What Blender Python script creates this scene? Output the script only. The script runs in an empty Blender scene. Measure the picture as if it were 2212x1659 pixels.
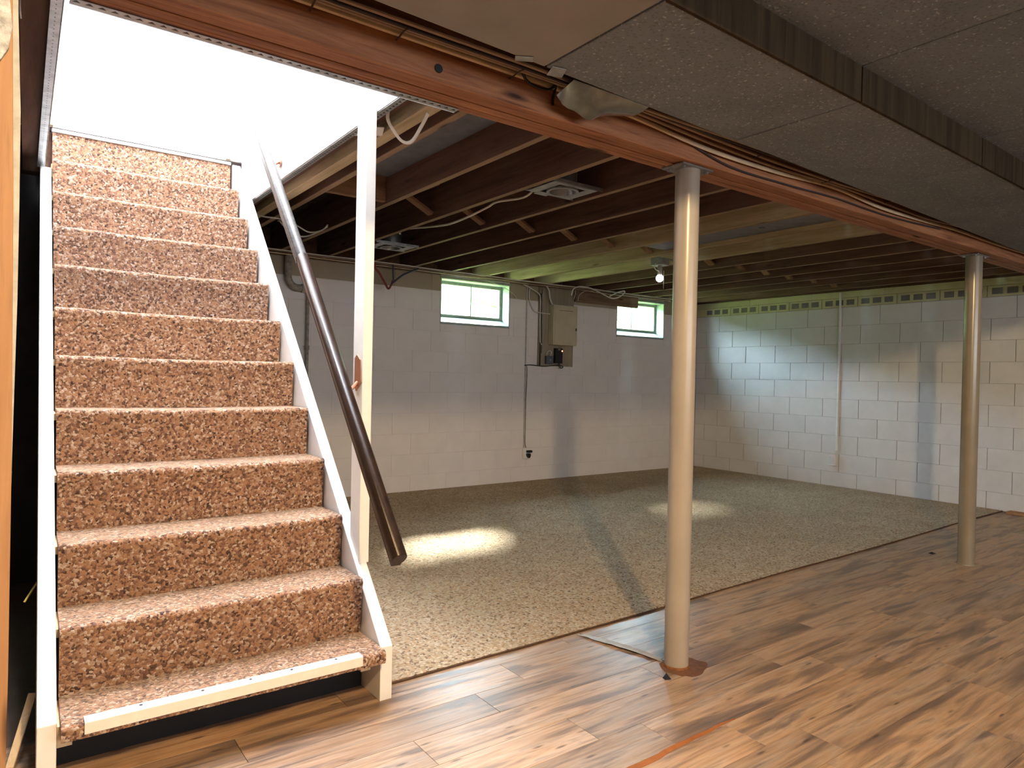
import bpy, bmesh, math, random
from mathutils import Vector, Matrix
random.seed(7)
S = bpy.context.scene
COL = S.collection
PI = math.pi

# ------------------------------------------------------------------ camera, world, sun, exposure
F_PX, PX, PY = 1485.92, 1106.0, 829.5
def _dir(u, v):
    return Vector((u - PX, -(v - PY), -F_PX)).normalized()
_X = _dir(3140.0, 858.0); _Y = _dir(21.0, 792.0)
_Z = _X.cross(_Y).normalized(); _Y = _Z.cross(_X)
cam_d = bpy.data.cameras.new('camera'); cam = bpy.data.objects.new('camera', cam_d); COL.objects.link(cam)
cam_d.sensor_fit = 'HORIZONTAL'; cam_d.sensor_width = 36.0; cam_d.lens = F_PX / 2212.0 * 36.0
cam_d.clip_start = 0.02; cam_d.clip_end = 300
cam.matrix_world = Matrix.Translation((0, 0, 1.13)) @ Matrix((_X, _Y, _Z)).to_4x4()
S.camera = cam

S.view_settings.view_transform = 'Standard'; S.view_settings.look = 'None'
S.view_settings.gamma = 1.0; S.view_settings.use_curve_mapping = False
S.view_settings.exposure = 0.0
S.cycles.use_denoising = True
S.cycles.max_bounces = 12; S.cycles.diffuse_bounces = 7; S.cycles.glossy_bounces = 4
S.cycles.sample_clamp_indirect = 6.0
S.cycles.caustics_reflective = False; S.cycles.caustics_refractive = False

world = bpy.data.worlds.new('sky'); S.world = world; world.use_nodes = True
wn = world.node_tree.nodes; wl = world.node_tree.links; wn.clear()
w_out = wn.new('ShaderNodeOutputWorld'); w_bg = wn.new('ShaderNodeBackground')
w_bg.inputs[0].default_value = (0.62, 0.83, 1.0, 1); w_bg.inputs[1].default_value = 95.0
wl.new(w_bg.outputs[0], w_out.inputs[0])

def light(name, kind, loc, power, color, **kw):
    d = bpy.data.lights.new(name, kind); d.energy = power; d.color = color
    for k, v in kw.items(): setattr(d, k, v)
    o = bpy.data.objects.new(name, d); COL.objects.link(o); o.location = loc
    return o
sun = light('sun', 'SUN', (0, 0, 8), 58.0, (1.0, 0.97, 0.93), angle=math.radians(6.5))
sun.rotation_euler = Vector((-1.45, -2.1, -1.88)).to_track_quat('-Z', 'Y').to_euler()
# ceiling bulb of the near room, behind the camera (it throws the shadows of the two columns)
light('ceiling_bulb_light', 'POINT', (0.485, -0.54, 2.42), 385.0, (1.0, 0.70, 0.36), shadow_soft_size=0.045)
# light fitting at the top of the stairwell
o = light('stairwell_light', 'AREA', (0.62, 3.2, 4.78), 350.0, (0.86, 0.90, 1.0), shape='RECTANGLE', size=0.8, size_y=1.8)
# light fitting of the room at the head of the stairs
o = light('landing_room_light', 'AREA', (0.6, 5.3, 4.75), 320.0, (0.86, 0.93, 1.0), shape='RECTANGLE', size=1.6, size_y=1.2)

# soft fill light added behind the camera to lift the ambient level
o = light('near_room_fill', 'AREA', (2.6, -3.5, 1.7), 125.0, (0.92, 0.95, 1.0), shape='RECTANGLE', size=5.0, size_y=0.8)
o.rotation_euler = (math.radians(90), 0, 0)

# ------------------------------------------------------------------ helpers
def lin(r, g, b):
    f = lambda c: (c/255/12.92) if c/255 <= 0.04045 else ((c/255 + 0.055)/1.055)**2.4
    return (f(r), f(g), f(b), 1)

class M:
    def __init__(s): s.v = []; s.f = []
    def add(s, v, f):
        n = len(s.v); s.v += [tuple(p) for p in v]; s.f += [tuple(i + n for i in q) for q in f]; return s
    def box(s, x0, x1, y0, y1, z0, z1):
        return s.add([(x0,y0,z0),(x1,y0,z0),(x1,y1,z0),(x0,y1,z0),(x0,y0,z1),(x1,y0,z1),(x1,y1,z1),(x0,y1,z1)],
                     [(0,3,2,1),(4,5,6,7),(0,1,5,4),(1,2,6,5),(2,3,7,6),(3,0,4,7)])
    def bar(s, a, b, w, h, up=(0,0,1)):
        a = Vector(a); b = Vector(b); d = (b-a).normalized(); u = Vector(up)
        r = d.cross(u).normalized(); u = r.cross(d)
        v = [p + r*(w/2*i) + u*(h/2*j) for p in (a, b) for i, j in ((-1,-1),(1,-1),(1,1),(-1,1))]
        return s.add(v, [(3,2,1,0),(4,5,6,7),(0,1,5,4),(1,2,6,5),(2,3,7,6),(3,0,4,7)])
    def prism(s, poly, off):
        n = len(poly); off = Vector(off); v = [Vector(p) for p in poly]; v += [p + off for p in v]
        f = [tuple(range(n))[::-1], tuple(range(n, 2*n))] + [(i, (i+1) % n, (i+1) % n + n, i+n) for i in range(n)]
        return s.add(v, f)
    def tube(s, pts, r, n=8, up=(0.31, 0.17, 0.93), sy=1.0):
        P = [Vector(p) for p in pts]; rings = []; u = Vector(up)
        for i, p in enumerate(P):
            d = (P[min(i+1, len(P)-1)] - P[max(i-1, 0)]).normalized()
            if abs(d.dot(u)) > 0.98: u = Vector((u.y, u.z, u.x))
            a = d.cross(u).normalized(); b = a.cross(d).normalized(); u = b
            rings.append([p + a*(r*math.cos(2*PI*k/n)) + b*(r*sy*math.sin(2*PI*k/n)) for k in range(n)])
        v = [q for R in rings for q in R]; f = []
        for i in range(len(P)-1):
            for k in range(n): f.append((i*n+k, i*n+(k+1) % n, (i+1)*n+(k+1) % n, (i+1)*n+k))
        f += [tuple(range(n))[::-1], tuple((len(P)-1)*n+k for k in range(n))]
        return s.add(v, f)
    def lathe(s, prof, c, n=24, axis='z', caps=True):
        c = Vector(c); v = []; f = []
        for r, h in prof:
            for k in range(n):
                a = 2*PI*k/n; x, y = r*math.cos(a), r*math.sin(a)
                v.append(c + (Vector((x, y, h)) if axis == 'z' else Vector((x, h, y)) if axis == 'y' else Vector((h, x, y))))
        for i in range(len(prof)-1):
            for k in range(n): f.append((i*n+k, i*n+(k+1) % n, (i+1)*n+(k+1) % n, (i+1)*n+k))
        if caps: f += [tuple(range(n))[::-1], tuple((len(prof)-1)*n+k for k in range(n))]
        return s.add(v, f)
    def build(s, name, mat, parent=None, bevel=0, seg=1, smooth=False, keep=False):
        me = bpy.data.meshes.new(name); me.from_pydata(s.v, [], s.f); me.update()
        bm = bmesh.new(); bm.from_mesh(me)
        bmesh.ops.recalc_face_normals(bm, faces=bm.faces)
        if bevel: bmesh.ops.bevel(bm, geom=[e for e in bm.edges if len(e.link_faces) == 2 and e.calc_face_angle(0) > 0.5],
                                  offset=bevel, segments=seg, affect='EDGES', profile=0.5, clamp_overlap=True)
        bm.to_mesh(me); bm.free()
        if smooth:
            me.polygons.foreach_set('use_smooth', [True]*len(me.polygons))
            me.set_sharp_from_angle(angle=math.radians(42))
        o = bpy.data.objects.new(name, me); COL.objects.link(o)
        if mat: me.materials.append(mat)
        if parent is not None: attach(o, parent)
        elif not keep: recenter(o)
        return o
def wloc(o):
    p = Vector(o.location)
    return p + wloc(o.parent) + o.matrix_parent_inverse.translation if o.parent else p
def attach(o, parent):
    o.parent = parent; o.matrix_parent_inverse = Matrix.Translation(-wloc(parent))
def recenter(o):
    co = [v.co for v in o.data.vertices]
    c = Vector(((min(p.x for p in co)+max(p.x for p in co))/2, (min(p.y for p in co)+max(p.y for p in co))/2, min(p.z for p in co)))
    o.data.transform(Matrix.Translation(-c)); o.location = c
def thing(name, loc, label, cat, group=None):
    o = bpy.data.objects.new(name, None); COL.objects.link(o); o.location = loc; o.empty_display_size = 0.05
    return tag(o, label, cat, group)
def tag(o, label, cat, group=None):
    o['label'] = label; o['category'] = cat
    if group: o['group'] = group
    return o
def struct(o): o['kind'] = 'structure'; return o
def shell(name, loc=(0, 0, 0)):
    o = bpy.data.objects.new(name, None); COL.objects.link(o); o.location = loc; return struct(o)
def inst(src, name, loc, parent=None):
    o = bpy.data.objects.new(name, src); COL.objects.link(o); o.location = loc
    if parent is not None: attach(o, parent)
    return o
def smooth_path(pts, n=6):
    P = [Vector(p) for p in pts]; out = []
    for i in range(len(P)-1):
        a, b, c, d = P[max(i-1, 0)], P[i], P[i+1], P[min(i+2, len(P)-1)]
        for k in range(n):
            t = k/n
            out.append(0.5*((2*b) + (c-a)*t + (2*a-5*b+4*c-d)*t*t + (3*b-a-3*c+d)*t**3))
    return out + [P[-1]]

# ------------------------------------------------------------------ materials
class NT:
    def __init__(s, name, rough=0.6, spec=0.4, metal=0.0):
        s.m = bpy.data.materials.new(name); s.m.use_nodes = True; s.t = s.m.node_tree
        s.b = s.t.nodes['Principled BSDF']
        s.b.inputs['Roughness'].default_value = rough; s.b.inputs['Metallic'].default_value = metal
        s.b.inputs['Specular IOR Level'].default_value = spec
        s.co = s.n('ShaderNodeTexCoord'); s.oi = None
    def n(s, t, **kw):
        x = s.t.nodes.new(t)
        for k, v in kw.items(): setattr(x, k, v)
        return x
    def l(s, a, b): s.t.links.new(a, b)
    def vec(s, scale=(1,1,1), rnd=0.0):
        mp = s.n('ShaderNodeMapping'); mp.inputs['Scale'].default_value = scale
        s.l(s.co.outputs['Object'], mp.inputs['Vector'])
        if rnd:
            oi = s.n('ShaderNodeObjectInfo'); mu = s.n('ShaderNodeMath', operation='MULTIPLY'); mu.inputs[1].default_value = rnd
            s.l(oi.outputs['Random'], mu.inputs[0])
            cb = s.n('ShaderNodeCombineXYZ')
            for i in range(3): s.l(mu.outputs[0], cb.inputs[i])
            s.l(cb.outputs[0], mp.inputs['Location'])
        return mp.outputs[0]
    def noise(s, v, scale, detail=4, rough=0.55, dist=0.0):
        x = s.n('ShaderNodeTexNoise'); x.inputs['Scale'].default_value = scale; x.inputs['Detail'].default_value = detail
        x.inputs['Roughness'].default_value = rough; x.inputs['Distortion'].default_value = dist
        s.l(v, x.inputs['Vector']); return x.outputs['Fac']
    def ramp(s, fac, stops, interp='LINEAR'):
        x = s.n('ShaderNodeValToRGB'); e = x.color_ramp.elements; x.color_ramp.interpolation = interp
        while len(e) < len(stops): e.new(0.5)
        for el, (p, c) in zip(e, stops): el.position = p; el.color = c
        s.l(fac, x.inputs[0]); return x.outputs[0]
    def mix(s, a, b, fac, mode='MIX'):
        x = s.n('ShaderNodeMix', data_type='RGBA', blend_type=mode)
        for sock, val in ((x.inputs[6], a), (x.inputs[7], b), (x.inputs[0], fac)):
            if hasattr(val, 'is_output'): s.l(val, sock)
            else: sock.default_value = val
        return x.outputs[2]
    def color(s, c):
        if hasattr(c, 'is_output'): s.l(c, s.b.inputs['Base Color'])
        else: s.b.inputs['Base Color'].default_value = c
        return s
    def bump(s, h, strength=0.3, dist=0.01):
        x = s.n('ShaderNodeBump'); x.inputs['Strength'].default_value = strength; x.inputs['Distance'].default_value = dist
        s.l(h, x.inputs['Height']); s.l(x.outputs[0], s.b.inputs['Normal']); return s
G = lambda v: (v, v, v, 1)

def mat_plain(name, c, rough=0.6, spec=0.4, metal=0.0, var=0.12, scale=9.0, bump=0.0):
    t = NT(name, rough, spec, metal); v = t.vec()
    nz = t.noise(v, scale, 5)
    d = tuple(x*(1-var*2) for x in c[:3]) + (1,)
    t.color(t.ramp(nz, [(0.3, d), (0.65, c)]))
    if bump: t.bump(t.noise(v, scale*12, 4), bump, 0.004)
    return t.m
def mat_wood(name, dark, light_, axis='x', rough=0.6, spec=0.3, knots=True, rnd=7.0, k=1.0, mid=0.5):
    t = NT(name, rough, spec)
    sc = {'x': (0.9*k, 16*k, 16*k), 'y': (16*k, 0.9*k, 16*k), 'z': (16*k, 16*k, 0.9*k)}[axis]
    v = t.vec(sc, rnd)
    g = t.noise(v, 1.6, 8, 0.62, 0.6); f = t.noise(v, 7.0, 3, 0.6)
    c = t.ramp(g, [(0.28, dark), (mid, tuple((a+b)/2 for a, b in zip(dark, light_))), (0.72, light_)])
    c = t.mix(c, G(0.35), t.ramp(f, [(0.55, G(0)), (0.75, G(0.35))]), 'MULTIPLY')
    if knots:
        v2 = t.vec({'x': (1.6, 7, 7), 'y': (7, 1.6, 7), 'z': (7, 7, 1.6)}[axis], rnd*1.7)
        vo = t.n('ShaderNodeTexVoronoi'); vo.inputs['Scale'].default_value = 1.0; t.l(v2, vo.inputs['Vector'])
        kf = t.ramp(vo.outputs['Distance'], [(0.03, G(1)), (0.11, G(0))])
        c = t.mix(c, tuple(x*0.28 for x in dark[:3]) + (1,), kf)
    t.color(c); t.bump(g, 0.15, 0.004); return t.m
def mat_speckle(name, stops, scale, bump=0.8, shade=0.4, sheen=0.35):
    t = NT(name, 0.95, 0.1); v = t.vec()
    wv = t.n('ShaderNodeTexNoise'); wv.inputs['Scale'].default_value = scale*0.7; t.l(v, wv.inputs['Vector'])
    ad = t.n('ShaderNodeVectorMath', operation='MULTIPLY_ADD'); ad.inputs[1].default_value = (0.012,)*3
    t.l(wv.outputs['Color'], ad.inputs[0]); t.l(v, ad.inputs[2])
    vo = t.n('ShaderNodeTexVoronoi'); vo.inputs['Scale'].default_value = scale; t.l(ad.outputs[0], vo.inputs['Vector'])
    se = t.n('ShaderNodeSeparateColor'); t.l(vo.outputs['Color'], se.inputs[0])
    c = t.ramp(se.outputs[0], stops, 'CONSTANT')
    big = t.noise(v, 2.6, 4, 0.6)
    c = t.mix(c, t.ramp(big, [(0.33, G(1-shade)), (0.62, G(1))]), 0.8, 'MULTIPLY')
    t.color(c)
    fine = t.noise(v, scale*2.2, 3)
    h = t.n('ShaderNodeMath', operation='SUBTRACT'); t.l(fine, h.inputs[0]); t.l(vo.outputs['Distance'], h.inputs[1])
    t.bump(h.outputs[0], bump, 0.006)
    t.b.inputs['Sheen Weight'].default_value = sheen; t.b.inputs['Sheen Roughness'].default_value = 0.35
    return t.m

# white painted masonry block: pores, slight tone change from block to block
def mat_block(name, c, tone, scuff):
    t = NT(name, 0.75, 0.25); v = t.vec((1, 1, 1), 31.0)
    pores = t.noise(v, 160, 4, 0.6); big = t.noise(v, 5.0, 4)
    oi = t.n('ShaderNodeObjectInfo')
    k = t.ramp(oi.outputs['Random'], [(0.0, G(1-tone)), (0.5, G(1.0)), (1.0, G(1-tone*0.4))])
    cc = t.mix(c, tuple(x*0.82 for x in c[:3]) + (1,), t.ramp(big, [(0.4, G(0)), (0.75, G(scuff))]))
    cc = t.mix(cc, k, 1.0, 'MULTIPLY'); t.color(cc)
    t.bump(pores, 0.35, 0.004); return t.m

W_BLOCK = mat_block('painted_block', (0.74, 0.72, 0.70, 1), 0.04, 0.5)
W_SMOOTH = mat_block('thickly_painted_block', (0.83, 0.79, 0.77, 1), 0.02, 0.35)
W_FRIEZE = mat_block('frieze_block', (0.66, 0.63, 0.38, 1), 0.14, 0.6)
W_BAND = mat_block('bare_block', (0.42, 0.36, 0.27, 1), 0.15, 0.6)
MORTAR = mat_plain('mortar', (0.22, 0.21, 0.20, 1), 0.9, 0.1)
MORTAR_W = mat_plain('painted_mortar', (0.78, 0.74, 0.72, 1), 0.9, 0.1)
WHITE_WALL = mat_plain('white_plaster', (0.86, 0.86, 0.85, 1), 0.7, 0.2, var=0.02, bump=0.08)
WHITE_PAINT = mat_plain('white_paint', (0.84, 0.82, 0.79, 1), 0.45, 0.4, var=0.03, scale=20)
GREY_PAINT = mat_plain('cool_white_paint', (0.72, 0.72, 0.72, 1), 0.5, 0.35, var=0.04, scale=18)
JOIST = mat_wood('rough_joist', (0.070, 0.036, 0.028, 1), (0.165, 0.092, 0.062, 1), 'y', 0.75, 0.15)
JOIST_UNDER_LIT = mat_wood('lit_joist_underside', (0.20, 0.135, 0.085, 1), (0.36, 0.26, 0.17, 1), 'y', 0.75, 0.15)  # paler undersides: bounced light put into the wood colour
JOIST_PALE_LIT = mat_wood('pale_lit_joist', (0.36, 0.28, 0.165, 1), (0.62, 0.51, 0.34, 1), 'y', 0.7, 0.2)
BEAM = mat_wood('stained_beam', (0.14, 0.048, 0.026, 1), (0.46, 0.21, 0.10, 1), 'x', 0.6, 0.25, k=1.9, mid=0.46)
BRACE = mat_wood('brace_wood', (0.16, 0.085, 0.05, 1), (0.32, 0.19, 0.11, 1), 'x', 0.75, 0.15, knots=False)
PINE = mat_wood('pine_board', (0.30, 0.155, 0.075, 1), (0.44, 0.25, 0.125, 1), 'z', 0.55, 0.3)
PALE_WOOD = mat_wood('pale_wood', (0.50, 0.36, 0.20, 1), (0.72, 0.56, 0.36, 1), 'z', 0.6, 0.3)
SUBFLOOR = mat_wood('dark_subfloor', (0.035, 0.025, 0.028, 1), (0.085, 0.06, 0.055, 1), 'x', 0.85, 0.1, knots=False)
DARK_TONE = mat_plain('dark_board_and_shade', (0.018, 0.018, 0.019, 1), 0.7, 0.25)
DARK_WALL = mat_plain('dark_wall', (0.05, 0.05, 0.052, 1), 0.9, 0.1)
NEAR_WALL = mat_plain('near_room_wall', (0.42, 0.36, 0.29, 1), 0.8, 0.2)
GALV = mat_plain('galvanised_sheet', (0.52, 0.54, 0.56, 1), 0.42, 0.5, 0.85, 0.18, 30)
DUCT = mat_plain('dull_duct_sheet', (0.20, 0.21, 0.25, 1), 0.6, 0.4, 0.3, 0.15, 12)
STEEL = mat_plain('grey_steel', (0.33, 0.33, 0.33, 1), 0.4, 0.5, 0.8, 0.15, 40)
BLACK = mat_plain('black_plastic', (0.012, 0.012, 0.014, 1), 0.45, 0.4)
GREY_BOX = mat_plain('dark_grey_plastic', (0.10, 0.115, 0.14, 1), 0.5, 0.4)
COLUMN = mat_plain('beige_column_paint', (0.35, 0.305, 0.25, 1), 0.28, 0.55, 0.0, 0.05, 7)
COLUMN2 = mat_plain('grey_column_paint', (0.27, 0.23, 0.165, 1), 0.24, 0.6, 0.0, 0.06, 7)
RUST = mat_plain('rust', (0.26, 0.11, 0.045, 1), 0.9, 0.1, 0, 0.25, 60, 0.4)
RAIL = mat_wood('dark_stained_rail', (0.011, 0.006, 0.004, 1), (0.030, 0.016, 0.010, 1), 'y', 0.34, 0.28, knots=False, k=2)
RAIL_UP = mat_wood('grey_stained_rail', (0.06, 0.055, 0.052, 1), (0.13, 0.12, 0.115, 1), 'y', 0.36, 0.4, knots=False, k=2)  # upper rail length, greyer than the lower one
COPPER = mat_plain('copper_bracket', (0.45, 0.22, 0.14, 1), 0.4, 0.5, 0.7)
CABLE_TAN = mat_plain('tan_cable', (0.74, 0.59, 0.41, 1), 0.55, 0.4)
CABLE_BROWN = mat_plain('brown_cable', (0.33, 0.24, 0.17, 1), 0.6, 0.3)
CABLE_DARK = mat_plain('dark_cable', (0.045, 0.035, 0.035, 1), 0.6, 0.3)
CABLE_WHITE = mat_plain('white_cable', (0.74, 0.72, 0.66, 1), 0.5, 0.4)
RED_TUBE = mat_plain('red_tube', (0.24, 0.05, 0.035, 1), 0.5, 0.4)
BLUE_TUBE = mat_plain('blue_grey_tube', (0.06, 0.065, 0.10, 1), 0.5, 0.4)
PIPE = mat_plain('old_painted_pipe', (0.42, 0.38, 0.33, 1), 0.6, 0.3, 0, 0.25, 25)
PANEL_BOX = mat_plain('cream_metal_box', (0.55, 0.49, 0.33, 1), 0.5, 0.4, 0, 0.06)
BACKBOARD = mat_wood('panel_backboard', (0.24, 0.20, 0.14, 1), (0.38, 0.32, 0.23, 1), 'z', 0.8, 0.15)
BROWN_PLANK = mat_wood('brown_plank', (0.16, 0.10, 0.065, 1), (0.28, 0.19, 0.12, 1), 'x', 0.8, 0.15)
CONDUIT_TAN = mat_plain('greyed_conduit', (0.60, 0.56, 0.52, 1), 0.6, 0.3, 0, 0.2, 12)
FRAME = mat_plain('old_white_frame', (0.34, 0.37, 0.31, 1), 0.6, 0.3, 0, 0.12, 25)
SILL = mat_plain('painted_sill', (0.34, 0.40, 0.38, 1), 0.6, 0.3, 0, 0.05, 20)
STRIP = mat_plain('cream_metal_strip', (0.82, 0.78, 0.70, 1), 0.35, 0.5, 0, 0.04, 30)
GRASS = mat_plain('lawn', (0.40, 0.48, 0.17, 1), 0.95, 0.05, 0, 0.2, 3)
LEAF = mat_plain('hedge_leaf', (0.26, 0.38, 0.18, 1), 0.9, 0.1, 0, 0.25, 3)

STAIR_CARPET = mat_speckle('stair_carpet', [(0.0, lin(92, 70, 58)), (0.12, lin(148, 114, 90)), (0.32, lin(130, 98, 80)), (0.5, lin(166, 140, 120)),
                           (0.62, lin(156, 118, 90)), (0.78, lin(112, 82, 68)), (0.88, lin(184, 164, 148)), (0.97, lin(70, 54, 50))], 130, 0.6, 0.06)
FLOOR_CARPET = mat_speckle('floor_carpet', [(0.0, lin(138, 118, 98)), (0.12, lin(180, 162, 136)), (0.45, lin(168, 146, 118)), (0.6, lin(196, 180, 156)),
                           (0.8, lin(176, 146, 114)), (0.97, lin(108, 92, 80))], 105, 0.6, 0.16, 0.0)

# printed vinyl planks: brown and grey streaks along X, tone per plank
def mat_plank():
    t = NT('plank_print', 0.33, 0.45)
    v = t.vec((1.05, 9.0, 9.0), 57.0); v2 = t.vec((2.4, 58.0, 58.0), 23.0)
    a = t.noise(v, 1.8, 5, 0.58, 0.5); f = t.noise(v2, 1.5, 5, 0.6, 0.3)
    c = t.ramp(a, [(0.26, lin(96, 86, 82)), (0.40, lin(134, 114, 100)), (0.50, lin(178, 148, 120)), (0.58, lin(182, 158, 136)), (0.70, lin(118, 104, 98))])
    c = t.mix(c, t.ramp(f, [(0.34, G(0.62)), (0.60, G(1.06))]), 0.85, 'MULTIPLY')
    oi = t.n('ShaderNodeObjectInfo')
    k = t.ramp(oi.outputs['Random'], [(0.0, (0.66, 0.62, 0.60, 1)), (0.3, (1, 0.94, 0.88, 1)), (0.55, (0.78, 0.78, 0.80, 1)), (0.8, (1.0, 0.90, 0.78, 1)), (1.0, (1.12, 1.06, 1.0, 1))])
    c = t.mix(c, k, 1.0, 'MULTIPLY')
    vk = t.vec((5.0, 22.0, 22.0), 91.0); vo = t.n('ShaderNodeTexVoronoi'); vo.inputs['Scale'].default_value = 1.0; t.l(vk, vo.inputs['Vector'])
    c = t.mix(c, lin(58, 46, 42), t.ramp(vo.outputs['Distance'], [(0.05, G(0.75)), (0.14, G(0))]))
    t.color(c)
    r = t.ramp(f, [(0.3, G(0.30)), (0.7, G(0.44))]); t.l(r, t.b.inputs['Roughness'])
    t.bump(f, 0.06, 0.002); return t.m
PLANK = mat_plank()
# grey fibreboard ceiling panels with flecks
def mat_fibre(name, c, fleck):
    t = NT(name, 0.9, 0.12); v = t.vec((1, 1, 1), 13.0)
    vo = t.n('ShaderNodeTexVoronoi'); vo.inputs['Scale'].default_value = 170; t.l(v, vo.inputs['Vector'])
    se = t.n('ShaderNodeSeparateColor'); t.l(vo.outputs['Color'], se.inputs[0])
    k = t.ramp(se.outputs[0], [(0, G(1)), (0.80, tuple(x*0.8 for x in G(1)[:3]) + (1,)), (0.968, (fleck, fleck*0.98, fleck*0.9, 1))], 'CONSTANT')
    big = t.noise(v, 3.5, 5, 0.6)
    cc = t.mix(c, tuple(x*0.8 for x in c[:3]) + (1,), t.ramp(big, [(0.4, G(0)), (0.7, G(0.8))]))
    cc = t.mix(cc, k, 1.0, 'MULTIPLY'); t.color(cc); t.bump(t.noise(v, 150, 4), 0.5, 0.004); return t.m
FLAP = mat_plain('bent_sheet_metal', (0.36, 0.38, 0.37, 1), 0.25, 0.5, 0.9, 0.2, 20)
FIBRE = mat_fibre('fibreboard', (0.205, 0.232, 0.25, 1), 1.8)
SMOOTH_PANEL = mat_plain('smooth_grey_panel', (0.30, 0.285, 0.265, 1), 0.7, 0.25, 0, 0.08, 6)
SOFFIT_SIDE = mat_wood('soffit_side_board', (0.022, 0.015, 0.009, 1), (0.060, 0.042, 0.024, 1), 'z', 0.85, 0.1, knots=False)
# window pane
t = NT('window_glass', 0.05, 0.5)
tr = t.n('ShaderNodeBsdfTransparent'); tr.inputs[0].default_value = (0.93, 0.97, 0.95, 1)
gl = t.n('ShaderNodeBsdfGlossy'); gl.inputs['Roughness'].default_value = 0.05
mx = t.n('ShaderNodeMixShader'); mx.inputs[0].default_value = 0.06
t.l(tr.outputs[0], mx.inputs[1]); t.l(gl.outputs[0], mx.inputs[2]); t.l(mx.outputs[0], t.t.nodes['Material Output'].inputs[0]); GLASS = t.m
def mat_emit(name, c, e):
    t = NT(name, 0.4); t.color(c); t.b.inputs['Emission Color'].default_value = c; t.b.inputs['Emission Strength'].default_value = e; return t.m
BULB = mat_emit('lit_bulb_glass', (1, 0.97, 0.92, 1), 6.0)
LED = mat_emit('red_led', (1.0, 0.22, 0.12, 1), 5.0)

# ------------------------------------------------------------------ the setting
YW, XW = 5.92, 7.33            # faces of the window wall and of the block wall at the end
ZJ = 2.135                     # underside of the floor joists
W1 = (3.43, 4.27); W2 = (5.855, 6.685); WZ0, WZ1 = 1.665, 2.10

# floor: slab with printed vinyl planks
floor = struct(M().box(-1.7, 7.6, -3.6, 6.15, -0.12, -0.004).build('floor', mat_plain('floor_slab', (0.10, 0.075, 0.055, 1), 0.8, 0.2), keep=True))
def plank_mesh(L, w):
    o = M().box(0.0007, L-0.0007, 0.0007, w-0.0007, -0.0035, 0).build('plank', PLANK, bevel=0.0006); me = o.data
    me.transform(Matrix.Translation((0, 0, 0))); loc = o.location.copy(); me.transform(Matrix.Translation(loc)); bpy.data.objects.remove(o); return me
PW = 0.1585
pm = plank_mesh(1.0, PW)
offs = {1.56: .507, 1.40: .69, 1.24: .916, 1.08: .10, 1.72: .02, 1.88: .35}
row = 0; y = 1.24 - PW*7
cut_cache = {}
def clipped(x0, x1, y0):
    L = x1 - x0; key = round(L, 3)
    if abs(L-1.0) < 1e-4: return pm
    if key not in cut_cache: cut_cache[key] = plank_mesh(L, PW)
    return cut_cache[key]
while y < 2.38:
    key = min(offs, key=lambda k: abs(k-y))
    off = offs[key] if abs(key-y) < 0.05 else (row*0.37 + 0.13) % 1.0
    x = -2.0 + off
    while x < 7.3:
        a, b = max(x, -1.55), min(x+1.0, 7.32)
        if b - a > 0.03 and not (y < 0.4 and a > 4.2):
            inst(clipped(a, b, y), 'plank', (a, y, 0), floor)
        x += 1.0
    y += PW; row += 1
# torn and lifted seams of the vinyl
def seam(pts, w, h, mat, label, side):
    m = M(); n = len(pts); P = [Vector(p) for p in pts]; v = []; f = []
    for i, p in enumerate(P):
        d = (P[min(i+1, n-1)]-P[max(i-1, 0)]).normalized(); r = Vector((d.y, -d.x, 0))*side
        k = math.sin(PI*i/(n-1))**0.6; hh = h*(0.25+0.75*k)*random.uniform(0.7, 1.15); ww = w*((0.3+0.7*k) if side < 0 else (1.5-1.2*i/(n-1)))
        v += [p+r*ww+Vector((0, 0, 0.0008)), p+r*ww*0.45+Vector((0, 0, hh*0.75)), p+Vector((0, 0, hh)), p+Vector((0, 0, hh-0.0018)), p+r*ww+Vector((0, 0, -0.0006))]
    for i in range(n-1):
        for k in range(5): f.append((i*5+k, i*5+(k+1) % 5, (i+1)*5+(k+1) % 5, (i+1)*5+k))
    f += [(0, 1, 2, 3, 4), tuple((n-1)*5+k for k in (4, 3, 2, 1, 0))]
    o = m.add(v, f).build('torn_edge', mat, floor, smooth=True); o['label'] = label; return o
def lerp_pts(a, b, n, jit=0.0):
    a = Vector(a); b = Vector(b)
    return [a.lerp(b, i/n) + Vector((random.uniform(-jit, jit), random.uniform(-jit, jit), 0)) for i in range(n+1)]
seam(lerp_pts((2.03, 2.258, 0), (2.125, 1.85, 0), 14, 0.003), 0.055, 0.010, mat_plain('vinyl_edge', lin(172, 160, 146), 0.4, 0.4, var=0.15, scale=25), 'lifted torn vinyl seam running to the nearer steel column', -1)
seam(lerp_pts((1.40, 1.392, 0), (1.98, 1.405, 0), 16, 0.003), 0.016, 0.005, mat_plain('vinyl_back', lin(150, 92, 50), 0.7, 0.2, var=0.12, scale=30), 'curled vinyl edge showing its orange backing', 1)
m = M()
for a, b in zip(lerp_pts((2.052, 2.26, 0.0006), (2.145, 1.845, 0.0006), 8), lerp_pts((2.052, 2.26, 0.0006), (2.145, 1.845, 0.0006), 8)[1:]): m.bar(a, b, 0.006, 0.0006)
m.build('seam_gap', DARK_TONE, floor)
# rust stain around the column foot
m = M(); n = 28
v = [(2.155, 1.79, 0.0012)] + [(2.155+math.cos(2*PI*i/n)*0.085*random.uniform(.92, 1.1)*(1.35 if math.cos(2*PI*i/n) > 0 else 1), 1.775+math.sin(2*PI*i/n)*0.085*random.uniform(.92, 1.1), 0.0008) for i in range(n)]
o = m.add(v, [(0, 1+i, 1+(i+1) % n) for i in range(n)]).build('rust_stain', mat_plain('rust_mark', lin(112, 76, 52), 0.7, 0.2, 0, 0.2, 40), floor); o['label'] = 'rust brown stain at the foot of the nearer column'

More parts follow.
